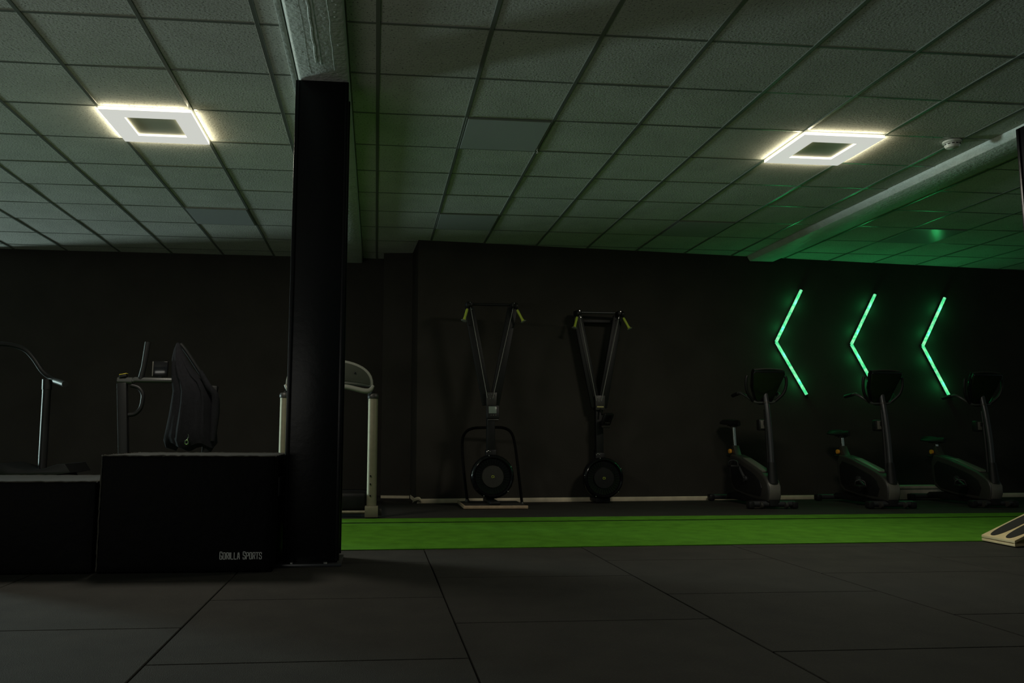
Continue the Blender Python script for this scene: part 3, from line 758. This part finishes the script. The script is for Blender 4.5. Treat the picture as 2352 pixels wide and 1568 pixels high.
# ------------------------------------------------------------ manual treadmill behind the tall jump box
t = thing('curved_treadmill', 'black machine with side grips and small display behind the tall jump box', 'treadmill', (-1.72, 6.8, .006))
m_ = MB(); m_.box((-.295, 0, .62), (.075, .06, 1.00), bev=.008, rot=RY(-.07)); m_.build('front_post', M['blkm'], t)
m_ = MB(); m_.box((.34, .10, .60), (.07, .06, 1.02), bev=.008, rot=RY(.07)); m_.build('rear_post', M['blkm'], t)
m_ = MB(); m_.tube([(-.365, 0, 1.137), (-.25, 0, 1.135)], .029, n=16); gp = m_.build('bar_sleeve', M['sleeve'], t)
m_ = MB(); m_.tube([(-.25, 0, 1.135), (-.23, 0, 1.145), (-.17, 0, 1.143), (.10, 0, 1.143), (.22, .05, 1.14)], .023, n=16); m_.build('handlebar', M['sleeve'], t)
m_ = MB(); m_.tube([(-.187, 0, 1.15), (-.168, 0, 1.25), (-.145, 0, 1.455)], [.024, .021, .023], n=16); m_.build('vertical_grip', M['blkm'], t)
m_ = MB(); m_.tube([(-.26, 0, 1.10), (-.20, 0, 1.08), (-.165, 0, 1.03), (-.165, 0, .97), (-.18, 0, .91), (-.22, 0, .87), (-.27, 0, .86)], .017, n=12, smooth=True); m_.build('side_grip', M['blkm'], t)
m_ = MB(); m_.box((-.32, -.01, 1.175), (.055, .05, .022), bev=.005, rot=RY(-.2)); sw = m_.build('switch_block', M['blk'], t)
m_ = MB(); m_.box((-.32, -.01, 1.189), (.058, .052, .004), bev=.001, rot=RY(-.2)); m_.build('yellow_band', M['yellow'], sw)
m_ = MB(); m_.box((-.035, 0, 1.235), (.120, .028, .125), bev=.006, rot=RY(.02)); m_.box((-.035, .0, 1.16), (.03, .02, .04)); ds = m_.build('display', M['blkg'], t)
m_ = MB(); m_.box((-.092, -.012, 1.235), (.008, .012, .120), bev=.002); m_.build('display_edge', M['mgrey'], ds)
m_ = MB(); m_.prism([(-.45, .10), (-.45, .34), (-.30, .28), (0, .23), (.40, .25), (.60, .33), (.60, .08)], -.30, .30, XZ, bev=.02); m_.build('running_deck', M['blk'], t)
m_ = MB()
for sx in (-.38, .52):
    for sy_ in (-.24, .24): m_.lathe([(.03, 0), (.03, .11)], T(sx, sy_, 0), n=12)
m_.build('rubber_foot', M['blk'], t)
m_ = MB(); m_.tube([(.34, .10, 1.10), (.17, .07, 1.36), (.10, .06, 1.45)], .018, n=10, smooth=True); m_.build('hook_arm', M['blkm'], t)

# jacket hanging over it
def jacket():
    t = thing('jacket', 'dark jacket hanging over the black machine behind the tall jump box', 'jacket', (-1.45, 6.78, .60))
    # z, x left, x right, depth
    S = [(1.455, -1.63, -1.61, .015), (1.40, -1.65, -1.583, .04), (1.33, -1.662, -1.545, .06), (1.25, -1.664, -1.495, .075), (1.18, -1.66, -1.44, .09), (1.13, -1.655, -1.375, .10),
         (1.06, -1.645, -1.335, .11), (.97, -1.655, -1.31, .115), (.86, -1.668, -1.305, .12), (.76, -1.685, -1.295, .13), (.68, -1.70, -1.285, .13), (.625, -1.68, -1.28, .12), (.60, -1.60, -1.30, .08)]
    n_ = 72; m_ = MB(); rings = []
    for i, (z, xl, xr, dp) in enumerate(S):
        cx, hx = (xl+xr)/2+1.45, (xr-xl)/2; k0 = min(1, i/5)
        ring = []
        for k in range(n_):
            a_ = 2*PI*k/n_
            fold = 1+k0*(.10*math.sin(7*a_+.25*i)+.07*math.sin(12*a_-.18*i)+.04*math.sin(19*a_))
            zz = z-.60+(.02*math.sin(5*a_+1) if i > 9 else 0)
            ring.append(m_.bm.verts.new((cx+hx*math.cos(a_)*(1+.03*k0*math.sin(9*a_)), -dp*math.sin(a_)*fold*-1, zz)))
        rings.append(ring)
    for i in range(len(rings)-1):
        for k in range(n_): m_.bm.faces.new((rings[i][k], rings[i][(k+1) % n_], rings[i+1][(k+1) % n_], rings[i+1][k]))
    m_.bm.faces.new(rings[0][::-1]); m_.bm.faces.new(rings[-1])
    body = m_.build('jacket_body', M['cloth'], t)
    m_ = MB(); m_.tube([(.03, -.06, .62), (.10, -.07, .50), (.155, -.06, .42), (.160, -.05, .28), (.150, -.06, .06)], [.018, .026, .030, .034, .020], n=12, smooth=True); m_.build('sleeve', M['cloth'], t)
    m_ = MB(); m_.tube([(-.03, -.135, .115), (-.025, -.14, .09), (-.035, -.14, .07)], .004, n=6, smooth=True)
    m_.tube([(-.036+.013*math.cos(a_), -.143, .052+.017*math.sin(a_)) for a_ in [2*PI*k/12 for k in range(13)]], .0045, n=6); m_.build('clip', M['chrome'], t)
    return t
jacket()

# ------------------------------------------------------------ wooden slant board with foot pads (right edge)
A = Vector((4.227, 5.396, 0)); B = Vector((4.202, 5.068, 0))
ux = Vector((.95, .31, 0)).normalized()                        # direction in which the board climbs
e = (B-A); wd = e.length
t = thing('slant_board', 'pale wooden slant board with two black foot pads at the right edge', 'slant board', A+Vector((0, 0, .006)))
vx = e.normalized()
def P3(l, w_, z): return ux*l+vx*w_+Vector((0, 0, z))
LB, Z0, Z1 = .62, .040, .205
def plank(l0, l1, w0, w1, zt, zb_, name, mat, par, ztf=None):
    m_ = MB(); b = bmesh.new()
    V = [b.verts.new(P3(l, w_, z)) for l, w_, z in [(l0, w0, zb_[0]), (l1, w0, zb_[1]), (l1, w1, zb_[1]), (l0, w1, zb_[0]), (l0, w0, zt[0]), (l1, w0, zt[1]), (l1, w1, zt[1]), (l0, w1, zt[0])]]
    for fidx in ((0, 3, 2, 1), (4, 5, 6, 7), (0, 1, 5, 4), (1, 2, 6, 5), (2, 3, 7, 6), (3, 0, 4, 7)): b.faces.new([V[i] for i in fidx])
    bmesh.ops.recalc_face_normals(b, faces=b.faces[:])
    bmesh.ops.bevel(b, geom=b.edges[:], offset=.002, segments=2, affect='EDGES', profile=.5)
    m_._merge(b); return m_.build(name, mat, par)
tp = plank(0, LB, 0, wd, (Z0, Z1), (Z0-.018, Z1-.018), 'top_board', M['wood'], t)
plank(0, LB, 0, wd, (.018, .018), (.001, .001), 'bottom_board', M['wood'], t)
plank(0, .02, wd-.012, wd, (Z0-.018, Z0-.018), (.018, .018), 'hinge_block', M['wood'], t)
plank(LB-.04, LB-.02, 0.02, wd-.02, (Z1-.022, Z1-.022), (.018, .018), 'prop', M['wood'], t)
for c_ in (.27, .73):
    m_ = MB(); b = bmesh.new(); vs_ = []; n_ = 40
    lo = []; hi = []
    for k in range(n_):
        a_ = 2*PI*k/n_; l = LB*.5+LB*.465*(abs(math.cos(a_))**.75)*(1 if math.cos(a_) > 0 else -1); w_ = wd*c_+wd*.19*(abs(math.sin(a_))**.8)*(1 if math.sin(a_) > 0 else -1)
        z = Z0+(Z1-Z0)*l/LB
        lo.append(b.verts.new(P3(l, w_, z-.001))); hi.append(b.verts.new(P3(l, w_, z+.0025)))
    b.faces.new(hi); b.faces.new(lo[::-1])
    for k in range(n_): b.faces.new((lo[k], lo[(k+1) % n_], hi[(k+1) % n_], hi[k]))
    m_._merge(b); m_.build('foot_pad', M['grip'], tp, smooth=False)
